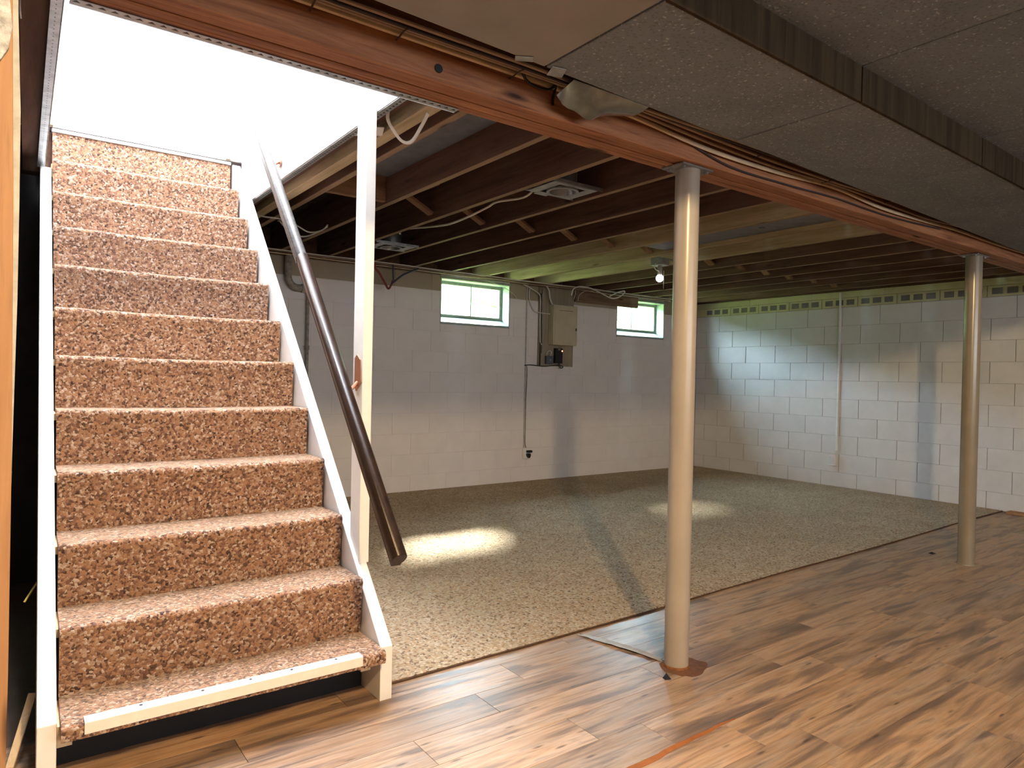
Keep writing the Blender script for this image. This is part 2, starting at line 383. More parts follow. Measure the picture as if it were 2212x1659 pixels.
# block walls
def block_mesh(L, h, d=0.03):
    o = M().box(0, L, 0, d, 0, h).build('block', W_BLOCK, bevel=0.0012); me = o.data; me.transform(Matrix.Translation(o.location)); bpy.data.objects.remove(o); return me
bcache = {}
def get_block(L, h, mat):
    k = (round(L, 3), round(h, 3), mat.name)
    if k not in bcache:
        me = block_mesh(L, h); me.materials.clear(); me.materials.append(mat); bcache[k] = me
    return bcache[k]
wall_back = shell('wall_back', (3.0, YW, 0))
mb = M()
mb.box(-1.7, W1[0], YW+0.0045, 6.14, -0.1, 2.14).box(W1[1], W2[0], YW+0.0045, 6.14, -0.1, 2.14).box(W2[1], 7.55, YW+0.0045, 6.14, -0.1, 2.14)
for w in (W1, W2): mb.box(w[0], w[1], YW+0.0045, 6.14, -0.1, WZ0-0.02)
mb.build('block_backing', MORTAR_W, wall_back)
mb = M().box(-1.7, 7.55, 6.0, 6.14, 2.14, 5.1)
for w in (W1, W2): mb.box(w[0], w[1], YW, 6.14, WZ1, 2.14)
mb.build('upper_wall', WHITE_WALL, wall_back)
courses = [(0.0, 0.166)] + [(0.166+0.2*k, 0.366+0.2*k) for k in range(9)]
GH, GV = 0.0012, 0.0016
for ci, (z0, z1) in enumerate(courses):
    x = XW - (0.0 if ci % 2 else 0.2)
    while x > -1.2:
        segs = [(max(x-0.4, -1.3), min(x, XW-0.002))]
        for w in (W1, W2):
            if z1 > WZ0-0.02:
                out = []
                for a, b in segs:
                    if b <= w[0] or a >= w[1]: out.append((a, b))
                    else:
                        if a < w[0]: out.append((a, w[0]-0.001))
                        if b > w[1]: out.append((w[1]+0.001, b))
                segs = out
        for a, b in segs:
            if b-a > 0.03: inst(get_block(b-a-GV, z1-z0-GH, W_SMOOTH), 'block', (a+GV/2, YW, z0+GH/2), wall_back)
        x -= 0.4
for w in (W1, W2):                         # the course cut down under each sill
    a = w[0]
    while a < w[1]-0.05:
        b = min(a+0.42, w[1]); inst(get_block(b-a-GV, WZ0-0.02-1.566-GH, W_SMOOTH), 'block', (a+GV/2, YW, 1.566+GH/2), wall_back); a = b
# unpainted tan band of half height blocks on top of the window wall
x = XW-0.002
while x > -1.2:
    a, b = max(x-0.4, -1.3), x
    segs = [(a, b)]
    for w in (W1, W2):
        out = []
        for p, q in segs:
            if q <= w[0] or p >= w[1]: out.append((p, q))
            else:
                if p < w[0]: out.append((p, w[0]-0.001))
                if q > w[1]: out.append((w[1]+0.001, q))
        segs = out
    for p, q in segs:
        if q-p > 0.03: inst(get_block(q-p-GV, 0.166, W_BAND), 'block', (p+GV/2, YW, 1.969), wall_back)
    x -= 0.4

wall_right = shell('wall_right', (XW, 3.0, 0))
M().box(XW+0.0045, 7.55, -3.6, 6.14, -0.1, 2.14).box(XW, 7.55, -3.6, 1.0, -0.1, 2.14).build('block_backing', MORTAR, wall_right)
M().box(XW+0.1, 7.55, -3.6, 6.14, 2.14, 5.1).build('upper_wall', WHITE_WALL, wall_right)
rcache = {}
def rblock(L, h):
    k = (round(L, 3), round(h, 3))
    if k not in rcache:
        o = M().box(0, 0.03, 0, L, 0, h).build('block', W_BLOCK, bevel=0.0016); me = o.data; me.transform(Matrix.Translation(o.location)); bpy.data.objects.remove(o); rcache[k] = me
    return rcache[k]
P = 0.403
for ci, (z0, z1) in enumerate(courses):
    # joints at 5.16-0.403k on the top course, half a block over on the next
    y = 5.16 + (P*2 if ci % 2 else P*2.5)
    while y > 1.0:
        a, b = max(y-P, 1.0), min(y, YW)
        if b-a > 0.03: inst(rblock(b-a-0.0048, z1-z0-0.0014), 'block', (XW, a+0.002, z0+0.0012), wall_right)
        y -= P
# frieze of blocks with three square cores each
def frieze_mesh():
    m = M(); ys = [0.0, 0.035, 0.125, 0.155, 0.245, 0.275, 0.365, 0.397]; zs = [0, 0.022, 0.082, 0.1]; v = []; idx = {}
    for i, yy in enumerate(ys):
        for j, zz in enumerate(zs): idx[i, j] = len(v); v.append((0, yy, zz))
    f = []
    for i in range(7):
        for j in range(3):
            q = [idx[i, j], idx[i+1, j], idx[i+1, j+1], idx[i, j+1]]
            if j == 1 and i in (1, 3, 5):
                dp = len(v)
                for k in q:
                    p = v[k]; cy = (ys[i]+ys[i+1])/2; cz = 0.052
                    v.append((0.013, cy+(p[1]-cy)*0.88, cz+(p[2]-cz)*0.86))
                for k in range(4): f.append((q[k], q[(k+1) % 4], dp+(k+1) % 4, dp+k))
                f.append((dp, dp+1, dp+2, dp+3))
            else: f.append(tuple(q))
    b = len(v); v += [(0.03, 0, 0), (0.03, 0.397, 0), (0.03, 0.397, 0.1), (0.03, 0, 0.1)]
    f += [(b, b+1, b+2, b+3)]
    o = m.add(v, f).build('frieze_block', W_FRIEZE); me = o.data; me.transform(Matrix.Translation(o.location)); bpy.data.objects.remove(o); return me
fm = frieze_mesh(); y = 5.80
while y > 1.3:
    inst(fm, 'frieze_block', (XW, y-P+0.003, 1.9685), wall_right); y -= P
y = YW
while y > 1.0:
    a, b = max(y-0.806, 1.0), y
    o = M().box(XW-0.004, XW+0.03, a+0.0015, b-0.0015, 2.072, 2.14).build('cap_block', W_FRIEZE, wall_right, bevel=0.002); y -= 0.806
M().box(XW, XW+0.03, 5.803, YW, 1.9685, 2.07).build('frieze_block', W_FRIEZE, wall_right, bevel=0.002)

struct(M().box(-1.7, -1.5, -3.6, 6.14, -0.1, 5.1).build('wall_left', DARK_WALL, keep=True))
struct(M().box(-1.7, 7.55, -3.75, -3.6, -0.1, 5.1).build('wall_front', NEAR_WALL, keep=True))

struct(M().box(-1.5, 1.04, 4.39, 4.43, 0.0, 2.13).build('wall_shade_panel', DARK_TONE, keep=True))  # added dark panel standing for the shade in the gap beside the stairs

# windows
def window(name, w, split, extra=False):
    x0, x1 = w; fy = 6.045
    wn_ = shell(name, ((x0+x1)/2, fy, WZ0))
    sill = M().prism([(x0, YW-0.004, WZ0-0.02), (x0, YW-0.004, WZ0+0.002), (x0, fy+0.02, WZ0+0.072), (x0, fy+0.02, WZ0-0.02)], (x1-x0, 0, 0)).build('window_sill', SILL, wn_)
    M().box(x0, x0+0.008, YW, 6.13, WZ0, WZ1).box(x1-0.008, x1, YW, 6.13, WZ0, WZ1).box(x0+0.008, x1-0.008, YW, 6.13, WZ1-0.008, WZ1).build('reveal', SILL, wn_)
    zb, zt = WZ0+0.068, WZ1-0.012
    fr = M()
    fr.box(x0+0.01, x1-0.01, fy, fy+0.035, zb, zb+0.024).box(x0+0.01, x1-0.01, fy, fy+0.035, zt-0.03, zt)
    fr.box(x0+0.01, x0+0.04, fy, fy+0.035, zb+0.024, zt-0.03).box(x1-0.045, x1-0.01, fy, fy+0.035, zb+0.024, zt-0.03)
    fr = fr.build('window_frame', FRAME, wn_, bevel=0.002)
    xm = x0+(x1-x0)*split
    M().box(xm-0.006, xm+0.006, fy+0.005, fy+0.03, zb+0.024, zt-0.03).build('muntin', FRAME, fr)
    for a, b in ((x0+0.04, xm-0.006), (xm+0.006, x1-0.045)):
        M().box(a, b, fy+0.016, fy+0.020, zb+0.022, zt-0.028).build('pane', GLASS, fr)
    M().box(x0-0.01, x1+0.012, YW-0.012, YW+0.004, WZ1-0.004, WZ1+0.018).build('head_trim', FRAME, wn_, bevel=0.002)
    return wn_
window('window_1', W1, 0.52); window('window_2', W2, 0.46)

# lawn and hedge outside the windows
struct(M().box(-14, 24, 6.16, 40, 1.42, 1.56).build('ground_lawn', GRASS, keep=True))

# ceiling over the near room
ceiling = shell('ceiling', (3.0, 1.0, 2.12))
seams = [-1.5, 0.30, 1.215, 2.13, 3.11, 4.10, 5.05, 6.0, 6.95, 7.33]
for a, b in zip(seams, seams[1:]):         # flat panels, edge of the raised bay at y = 0.62
    M().box(a+0.004, b-0.004, 0.62, 1.62, 2.12, 2.134).build('ceiling_panel', FIBRE, ceiling, bevel=0.0025)
ny = lambda x: 1.075+0.019*x
fy_ = lambda x: 1.495+0.033*x
for a, b in zip(seams, seams[1:]):         # dropped soffit beside the beam
    if a < 0: a = -1.2
    mat = SMOOTH_PANEL if b < 1.3 else FIBRE
    q = 0.004
    M().prism([(a+q, ny(a), 2.010), (b-q, ny(b), 2.010), (b-q, fy_(b), 2.010), (a+q, fy_(a), 2.010)], (0, 0, 0.012)).build('soffit_panel', mat, ceiling, bevel=0.0015)
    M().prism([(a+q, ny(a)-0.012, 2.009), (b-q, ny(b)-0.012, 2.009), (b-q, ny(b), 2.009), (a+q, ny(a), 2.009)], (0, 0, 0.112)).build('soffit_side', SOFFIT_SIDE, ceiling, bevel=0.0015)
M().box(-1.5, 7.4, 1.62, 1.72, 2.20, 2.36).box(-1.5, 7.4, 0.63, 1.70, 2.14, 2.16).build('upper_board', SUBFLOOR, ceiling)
M().box(-1.5, 7.4, -3.6, 0.62, 2.62, 2.66).build('raised_ceiling', NEAR_WALL, ceiling)
M().box(-1.5, 7.4, 0.62, 0.64, 2.135, 2.66).build('riser_board', NEAR_WALL, ceiling)
# subfloor over the joists: boards across the joists
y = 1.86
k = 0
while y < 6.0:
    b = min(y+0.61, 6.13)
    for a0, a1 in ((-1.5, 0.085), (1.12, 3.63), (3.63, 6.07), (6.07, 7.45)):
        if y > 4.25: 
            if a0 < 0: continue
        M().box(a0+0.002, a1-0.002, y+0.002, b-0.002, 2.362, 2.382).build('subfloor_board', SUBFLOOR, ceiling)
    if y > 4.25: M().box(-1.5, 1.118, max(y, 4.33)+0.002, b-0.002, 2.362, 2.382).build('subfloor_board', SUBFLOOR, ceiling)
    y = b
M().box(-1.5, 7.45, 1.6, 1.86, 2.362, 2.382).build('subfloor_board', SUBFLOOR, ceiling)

# stairwell above: drywall shaft, doorway at the landing and the white room behind it
lx = lambda y: 0.105+0.0125*(y-2.3)        # left face drifts a little
struct(M().prism([(lx(1.88)-0.013, 1.88, 2.112), (lx(4.31)-0.013, 4.31, 2.112), (lx(4.31), 4.31, 2.112), (lx(1.88), 1.88, 2.112)], (0, 0, 2.72)).build('wall_stair_left', WHITE_WALL, keep=True))
struct(M().prism([(1.10, 1.885, 2.115), (1.112, 1.885, 2.115), (1.120, 4.31, 2.115), (1.108, 4.31, 2.115)], (0, 0, 2.72)).build('wall_stair_right', WHITE_WALL, keep=True))
struct(M().box(0.08, 1.115, 1.873, 1.885, 1.972, 4.84).build('wall_stair_front', WHITE_WALL, keep=True))
struct(M().box(-1.6, 2.9, 1.8, 6.0, 4.83, 4.9).build('ceiling_upstairs', WHITE_WALL, keep=True))
struct(M().box(-1.5, 0.145, 4.312, 4.42, 2.385, 4.83).box(1.045, 2.8, 4.312, 4.42, 2.385, 4.83).box(0.145, 1.045, 4.312, 4.42, 4.42, 4.83).build('wall_landing', WHITE_WALL, keep=True))
struct(M().box(-1.5, 2.8, 5.9, 5.95, 2.385, 4.83).box(-1.55, -1.5, 4.3, 5.95, 2.385, 4.83).box(2.8, 2.85, 4.3, 5.95, 2.385, 4.83).build('wall_upstairs', WHITE_WALL, keep=True))
struct(M().box(-1.5, 2.8, 4.33, 5.95, 2.382, 2.392).build('floor_upstairs', mat_plain('upstairs_floor', (0.6, 0.56, 0.5, 1), 0.5), keep=True))
struct(M().box(1.02, 1.044, 4.30, 4.43, 2.385, 4.40).build('trim_1', PALE_WOOD, keep=True))
struct(M().box(0.146, 0.168, 4.30, 4.43, 2.385, 4.40).box(0.168, 1.02, 4.30, 4.43, 4.38, 4.40).build('trim_2', PALE_WOOD, keep=True))
# ------------------------------------------------------------------ staircase
SX0 = lambda y: 0.118+0.0215*(y-2.1)       # left end of the carpet
stairs = thing('staircase', (0.6, 2.2, 0), 'straight staircase with speckled brown carpet and white stringers', 'staircase')
NY = lambda i: 2.112+0.1982*i
NZ = lambda i: 0.194+0.1968*i
def step_part(i):
    y0, z0, y1 = NY(i), NZ(i), NY(i+1)+0.022
    zl = NZ(i-1)-0.005 if i else 0.152
    prof = []
    if i:
        prof += [(y0+0.020, zl), (y0+0.016, zl+0.05), (y0+0.012, zl+0.10), (y0+0.006, z0-0.045)]
    else: prof += [(y0+0.004, zl), (y0, zl+0.012)]
    r = 0.016
    for k in range(5):
        a = PI - k*PI/8
        prof.append((y0+r+r*math.cos(a), z0-r+r*math.sin(a)))
    prof += [(y0+0.07, z0-0.001), (y0+0.13, z0-0.002), (y1, z0-0.002)]
    under = [(y1, z0-0.014), (y0+0.045, z0-0.014)] + ([(y0+0.045, zl)] if i else [(y0+0.10, zl+0.004), (y0+0.05, zl)])
    prof += under; n = len(prof); N = 30; v = []; f = []
    xr = 1.040
    rnd = [random.uniform(-1, 1) for _ in range(N+1)]; rn2 = [random.uniform(-1, 1) for _ in range(N+1)]
    for s in range(N+1):
        for j, (yy, zz) in enumerate(prof):
            x = SX0(yy) + (xr-SX0(yy))*s/N
            wy = rnd[s]*0.0016 if j < n-len(under) else 0
            wz = rn2[s]*0.0013 if 2 <= j < n-len(under) else 0
            sag = -0.004*math.sin(PI*s/N) if 4 <= j < n-len(under) else 0
            v.append((x, yy+wy, zz+wz+sag))
    for s in range(N):
        for j in range(n): f.append((s*n+j, s*n+(j+1) % n, (s+1)*n+(j+1) % n, (s+1)*n+j))
    f += [tuple(range(n)), tuple(N*n+j for j in range(n))[::-1]]
    return M().add(v, f).build('carpeted_step', STAIR_CARPET, stairs, smooth=True)
for i in range(11):
    step_part(i)
    y0, z0 = NY(i), NZ(i)
    a = SX0(y0)
    M().prism([(a-0.006, y0+0.05, z0-0.040), (1.045, y0+0.05, z0-0.040), (1.045, y0+0.225, z0-0.040), (a-0.002, y0+0.225, z0-0.040)], (0, 0, 0.024)).build('tread_board', PALE_WOOD, stairs)
# top riser under the landing edge
M().box(SX0(4.29), 1.040, NY(11), NY(11)+0.012, NZ(10)-0.005, NZ(11)-0.012).build('carpeted_riser', STAIR_CARPET, stairs)
M().box(SX0(4.29)-0.004, 1.043, NY(11)-0.008, NY(11)+0.045, NZ(11)-0.014, NZ(11)+0.006).build('landing_edge_strip', STEEL, stairs, bevel=0.003)
def stringer(xa, xb, skew, low=False):
    top = [(2.166, 0.0), (2.166, 0.186), (4.012, 2.085), (4.30, 2.355), (4.335, 2.355), (4.335, 2.02), (2.335, 0.0)]
    if low: top = [(2.166, 0.0), (2.166, 0.186), (4.022, 2.096), (4.335, 2.096), (4.335, 2.02), (2.335, 0.0)]
    n = len(top); v = [(xa+skew*(y-2.1), y, z) for y, z in top] + [(xb+skew*(y-2.1), y, z) for y, z in top]
    f = [tuple(range(n)), tuple(range(n, 2*n))[::-1]] + [(i, (i+1) % n, (i+1) % n+n, i+n) for i in range(n)]
    return M().add(v, f).build('stringer', WHITE_PAINT, stairs, bevel=0.0015)
stringer(1.045, 1.090, 0.004)
stringer(0.066, 0.110, 0.0215, True)
o = M().box(0.112, 1.044, 2.318, 2.336, 0.0, 0.17).build('toe_board', DARK_TONE, stairs); o['label'] = 'black recessed board under the bottom step'
for xx in (0.112, 0.975):
    M().box(xx, xx+0.035, 2.17, 2.30, 0.118, 0.150).build('cleat', PALE_WOOD, stairs)
y0, z0 = NY(0), NZ(0)
strip = M().prism([(0.17, y0-0.0035, z0-0.030), (0.17, y0-0.0035, z0+0.001), (0.17, y0+0.001, z0+0.0045), (0.17, y0+0.034, z0+0.0045), (0.17, y0+0.034, z0+0.0015), (0.17, y0+0.002, z0+0.0015), (0.17, y0-0.0008, z0-0.0015), (0.17, y0-0.0008, z0-0.030)], (0.785, 0, 0)).build('nosing_strip', STRIP, stairs, bevel=0.0008)
strip['label'] = 'cream metal nosing strip screwed to the bottom step'
for xx in (0.305, 0.465, 0.60, 0.725, 0.87):
    M().lathe([(0.0045, 0), (0.0045, 0.0012), (0.002, 0.002)], (xx, y0+0.019, z0+0.0045), 10).build('screw', CABLE_DARK, strip)

# white post standing on the stringer
zc = lambda y: 0.186+(y-2.166)*1.0287
post = tag(M().prism([(1.060, 2.395, zc(2.395)+0.001), (1.060, 2.483, zc(2.483)+0.001), (1.060, 2.483, 2.145), (1.060, 2.395, 2.145)], (0.039, 0, 0)).build('stair_post', WHITE_PAINT, bevel=0.002),
    'white painted post rising from the stair stringer to the stairwell corner', 'post')

# handrail: two lengths, brackets
rail = thing('handrail', (0.99, 2.6, 0.9), 'dark stained wooden handrail climbing beside the carpeted stairs', 'handrail')
def rail_sec(a, b, mat, lift=0.0):
    a = Vector(a); b = Vector(b); d = (b-a).normalized(); r = d.cross(Vector((0, 0, 1))).normalized(); u = r.cross(d)
    a = a+u*lift; b = b+u*lift
    sec = [(-0.016, -0.032), (0.016, -0.032), (0.016, -0.018), (0.021, -0.012), (0.024, 0.004), (0.022, 0.018), (0.014, 0.028), (0.0, 0.031), (-0.014, 0.028), (-0.022, 0.018), (-0.024, 0.004), (-0.021, -0.012), (-0.016, -0.018)]
    n = len(sec); v = [p+r*x+u*z for p in (a, b) for x, z in sec]
    f = [tuple(range(n)), tuple(range(n, 2*n))[::-1]] + [(i, (i+1) % n, (i+1) % n+n, i+n) for i in range(n)]
    return M().add(v, f).build('rail_length', mat, rail, bevel=0.0012, smooth=True)
RA, RB, RC = Vector((0.958, 1.875, 0.566)), Vector((1.0, 2.905, 1.615)), Vector((1.03, 4.05, 2.775))
rail_sec(RA, RB, RAIL, 0.004)['label'] = 'dark brown lower length of the rail'
rail_sec(RB+(RC-RB)*0.002, RC, RAIL_UP, -0.004)['label'] = 'greyer upper length of the rail'
br = M().prism([(1.0595, 2.40, 1.10), (1.0595, 2.445, 1.065), (1.0595, 2.46, 1.085), (1.0595, 2.46, 1.19), (1.0595, 2.44, 1.205), (1.0595, 2.41, 1.185)], (-0.004, 0, 0)).build('bracket', COPPER, rail, bevel=0.001)
M().tube(smooth_path([(1.056, 2.43, 1.10), (1.02, 2.43, 1.065), (0.99, 2.42, 1.075)]), 0.007, 8).build('bracket_arm', COPPER, br, smooth=True)
br = M().lathe([(0.026, 0), (0.026, 0.005), (0.012, 0.008)], (1.1035, 3.55, 2.20), 16, 'x').build('bracket', COPPER, rail)
br.data.transform(Matrix.Translation((-0.008, 0, 0)))
M().tube(smooth_path([(1.095, 3.55, 2.20), (1.05, 3.55, 2.18), (1.016, 3.55, 2.235)]), 0.007, 8).build('bracket_arm', COPPER, br, smooth=True)

# carpet in the far part
cp = [(1.097, 2.262), (7.322, 2.411), (7.322, 5.915), (1.097, 5.915)]
m = M(); edge = []
N = 220
for i in range(N+1):
    x = 1.097+(7.322-1.097)*i/N
    edge.append((x, 2.262+(x-1.097)*0.0239+random.uniform(-0.0025, 0.0025)+0.006*math.sin(x*2.2), 0.0))
poly = edge + [(p[0], p[1], 0.0) for p in cp[2:]]
carpet = tag(m.prism(poly, (0, 0, 0.011)).build('carpet', FLOOR_CARPET), 'beige speckled carpet covering the far half of the basement floor', 'carpet')

M().tube([(x, y-0.002, 0.005) for x, y, z in edge[::4]], 0.0042, 6).build('edge_shade_line', mat_plain('carpet_edge_shade', (0.10, 0.06, 0.04, 1), 0.95, 0.1, 0, 0.2, 60), carpet)  # dark line that paints the shading along the carpet edge

# ------------------------------------------------------------------ beam, columns
beam = thing('ceiling_beam', (3.4, 1.795, 1.965), 'long reddish brown laminated beam spanning the room on two columns', 'beam')
for a, b, dz in ((1.720, 1.7560, 0), (1.7590, 1.7950, 0.004), (1.7980, 1.8320, 0.001), (1.8345, 1.872, 0.002)):
    M().box(-1.5, 7.44, a, b, 1.965+dz, 2.135).build('beam_board', BEAM, beam, bevel=0.003)
o = M().lathe([(0.0125, 0), (0.0125, 0.003), (0.006, 0.0045)], (0.974, 1.7165, 2.002), 18, 'y').build('plug', BLACK, beam); o['label'] = 'round black plug in the side of the beam'
def column(x, y, mat, label, rot=0.0):
    c = thing('support_column', (x, y, 0), label, 'column', 'steel columns under the beam')
    M().lathe([(0.0475, 0.004), (0.0475, 1.957)], (x, y, 0), 48).build('pole', mat, c, smooth=True)
    M().lathe([(0.052, 0.0), (0.052, 0.006), (0.0485, 0.010)], (x, y, 0), 40).build('base_ring', RUST if rot else mat, c, smooth=True)
    tp = M().box(x-0.09, x+0.09, y-0.055, y+0.055, 1.957, 1.9648).build('top_plate', STEEL, c, bevel=0.0015)
    for sx in (-0.068, 0.068):
        for sy in (-0.035, 0.035): M().lathe([(0.009, 0), (0.009, -0.007), (0.004, -0.009)], (x+sx, y+sy, 1.957), 6).build('bolt', STEEL, tp)
    return c
column(2.148, 1.797, COLUMN, 'beige steel column with a rust ring standing near the torn vinyl', 1)
column(4.935, 1.862-0.05, COLUMN2, 'grey beige steel column standing further along near the block wall')

# ------------------------------------------------------------------ joists, bridging
ordn = ['first', 'second', 'third', 'fourth', 'fifth', 'sixth', 'seventh', 'eighth', 'ninth', 'tenth', 'eleventh', 'twelfth', 'thirteenth', 'fourteenth', 'fifteenth', 'sixteenth']
xj = [1.387 + 0.4065*k for k in range(15)]
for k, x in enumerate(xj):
    m = JOIST_PALE_LIT if k in (6, 7, 8) else JOIST  # three joists paler: window light put into their wood colour
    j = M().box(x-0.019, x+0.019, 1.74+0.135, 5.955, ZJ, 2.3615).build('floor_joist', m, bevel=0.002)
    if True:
        j.data.materials.append(JOIST_UNDER_LIT)
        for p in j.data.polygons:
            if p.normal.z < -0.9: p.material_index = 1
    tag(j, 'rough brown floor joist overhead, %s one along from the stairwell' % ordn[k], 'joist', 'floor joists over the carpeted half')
tag(M().box(1.1215, 1.195, 1.875, 5.955, 2.142, 2.3615).build('trimmer_joist', JOIST, bevel=0.002), 'reddish doubled joist fixed along the right side of the stair opening', 'joist')
tag(M().box(1.232, 1.292, 1.875, 5.955, 2.122, 2.3615).build('trimmer_joist', JOIST_PALE_LIT, bevel=0.002), 'paler joist beside the doubled joist of the stair opening', 'joist')
tag(M().prism([(0.00, 1.875, 2.138), (0.078, 1.875, 2.138), (0.115, 4.33, 2.138), (0.040, 4.33, 2.138)], (0, 0, 0.2235)).build('trimmer_joist', JOIST, bevel=0.002), 'purplish brown joist along the left side of the stair opening', 'joist')
tag(M().box(0.118, 1.112, 4.345, 4.385, 2.138, 2.3615).build('header_joist', JOIST, bevel=0.002), 'short header joist under the top landing of the stairs', 'joist')
tag(M().box(1.12, 7.325, 5.957, 5.994, 2.142, 2.3615).build('rim_joist', JOIST, bevel=0.002), 'rim joist closing the joist ends above the window wall', 'joist')
tag(M().box(7.335, 7.372, 1.875, 5.955, 2.142, 2.3615).build('end_joist', JOIST, bevel=0.002), 'last dark joist lying on top of the block wall', 'joist')
tag(M().box(1.0, 7.33, 5.93, 6.045, 2.1415, ZJ+0.0).build('sill_gasket', CABLE_DARK), 'dark gap strip on top of the window wall', 'sill strip') if False else None
for k in range(14):
    a, b = xj[k]+0.0195, xj[k+1]-0.0195
    yb = 3.875+0.012*(k % 3)
    if k == 0: continue
    for q, (za, zb_, yy, nm) in enumerate(((2.338, 2.165, yb, 'falling away from the stairs'), (2.165, 2.338, yb-0.07, 'rising away from the stairs'))):
        br = M().bar((a+0.012, yy, za), (b-0.012, yy, zb_), 0.060, 0.018).build('bridging_brace', BRACE, bevel=0.001)
        tag(br, 'diagonal brace %s, between the %s and %s joists' % (nm, ordn[k], ordn[k+1]), 'brace', 'diagonal bridging between the floor joists')
tag(M().box(xj[0]+0.021, xj[1]-0.021, 3.72, 3.758, 2.145, 2.30).build('blocking_board', BRACE, bevel=0.002), 'solid wooden block wedged between the two joists by the white post', 'blocking')
# galvanised pans
def pan(a, b, y0, y1, z, label):
    o = M().box(a, b, y0, y1, z, z+0.003).box(a, a+0.003, y0, y1, z, z+0.04).box(b-0.003, b, y0, y1, z, z+0.04).build('duct_pan', DUCT, bevel=0.0008); tag(o, label, 'duct'); return o
pan(xj[0]+0.021, xj[1]-0.021, 1.90, 3.70, 2.285, 'grey sheet metal duct pan in the joist bay beside the white post')
d = pan(xj[6]+0.021, xj[7]-0.021, 1.90, 3.72, 2.165, 'grey sheet metal duct pan with a dark hole beyond the nearer column')
M().lathe([(0.022, 0), (0.022, -0.0015)], (4.05, 2.75, 2.165), 18).build('hole_cover', BLACK, d)

# perforated corner beads
def bead(p0, p1, side, label, n, s_=0.0085):
    b = thing('corner_bead', p0, label, 'corner bead', 'perforated corner beads'); p0 = Vector(p0); p1 = Vector(p1); d = (p1-p0).normalized()
    M().bar(p0, p1, 0.030, 0.0012).build('flange', GALV, b)
    r = d.cross(Vector((0, 0, 1))).normalized()
    m = M(); L = (p1-p0).length
    for i in range(n):
        c = p0+d*(L*(i+0.5)/n)+Vector((0, 0, -0.0009))
        m.prism([c-d*s_, c+d*s_, c+r*s_*1.3*side], (0, 0, 0.0004))
    h = m.build('perforations', BLACK, b); h['kind'] = 'stuff'
    M().tube([p0+r*0.014*(-side), p1+r*0.014*(-side)], 0.0022, 6).build('nose', GALV, b)
    return b
bead((0.10, 1.868, 1.9635), (1.125, 1.868, 1.9635), 1, 'perforated metal corner bead under the back edge of the beam', 40)
bead((1.118, 1.90, 2.1128), (1.130, 4.28, 2.1128), 1, 'perforated metal corner bead along the right edge of the stair opening', 90)
bead((0.088, 1.90, 2.1098), (0.112, 4.10, 2.1098), -1, 'bluish corner bead along the left edge of the stair opening', 80, 0.003)

# ------------------------------------------------------------------ cables along the beam
def cable(pts, r, mat, label, name='electrical_cable', cat='cable', group=None, n=8, sm=6, sy=1.0):
    return tag(M().tube(smooth_path(pts, sm), r, n, sy=sy).build(name, mat, smooth=True), label, cat, group)
def run(y, z, jit, x0=-1.0, x1=7.2, st=0.45, sag=()):
    pts = []; x = x0
    while x <= x1:
        zz = z+random.uniform(-jit, jit)
        for c, w, dz in sag: zz += dz*math.exp(-((x-c)/w)**2)
        pts.append((x, y+random.uniform(-jit, jit), zz)); x += st
    return pts
cable(run(1.706, 2.056, 0.002, sag=((2.35, 0.5, -0.045), (3.6, 0.5, -0.04), (5.0, 1.0, -0.03))), 0.0065, CABLE_TAN, 'cream cable clipped along the face of the beam, lowest of the bundle', sy=1.4, group='cables in the beam bundle')
cable(run(1.688, 2.060, 0.003, sag=((2.5, 0.6, -0.03), (3.8, 0.6, -0.03))), 0.0055, CABLE_BROWN, 'brown cable next to the cream cable on the beam', group='cables in the beam bundle')
cable(run(1.668, 2.055, 0.003, sag=((2.7, 0.5, -0.02),)), 0.0055, CABLE_BROWN, 'brown cable in the middle of the bundle beside the beam', group='cables in the beam bundle')
cable(run(1.648, 2.050, 0.003), 0.005, CABLE_DARK, 'dark cable in the beam bundle, between two brown cables', group='cables in the beam bundle')
cable(run(1.625, 2.045, 0.003), 0.006, CABLE_BROWN, 'brown cable of the beam bundle nearest the soffit panels', group='cables in the beam bundle')
cable([(2.0, 1.714, 2.035), (2.3, 1.714, 1.985), (2.7, 1.714, 1.985), (3.1, 1.714, 1.995), (3.6, 1.714, 1.99), (4.2, 1.714, 2.01)], 0.004, CABLE_DARK, 'thin black cable drooping on the beam face past the metal flap')
for i, x in enumerate((0.60, 0.84, 1.22, 2.42, 2.95, 3.5)):
    st = M().tube(smooth_path([(x, 1.7165, 2.042), (x-0.004, 1.702, 2.036), (x-0.01, 1.66, 2.036), (x-0.012, 1.63, 2.034)], 4), 0.0025, 6).build('cable_staple', CABLE_DARK, smooth=True)
    tag(st, 'dark tie holding the beam cables, %s from the stairs' % ordn[i], 'cable tie', 'ties on the beam cables')
cable([(1.245, 1.69, 2.075), (1.27, 1.70, 2.045), (1.31, 1.702, 2.035), (1.36, 1.70, 2.038), (1.385, 1.695, 2.06), (1.378, 1.69, 2.075), (1.39, 1.70, 2.06), (1.388, 1.712, 2.02), (1.39, 1.713, 2.0)], 0.0045, BLACK, 'black cord looped with a hanging end on the beam')
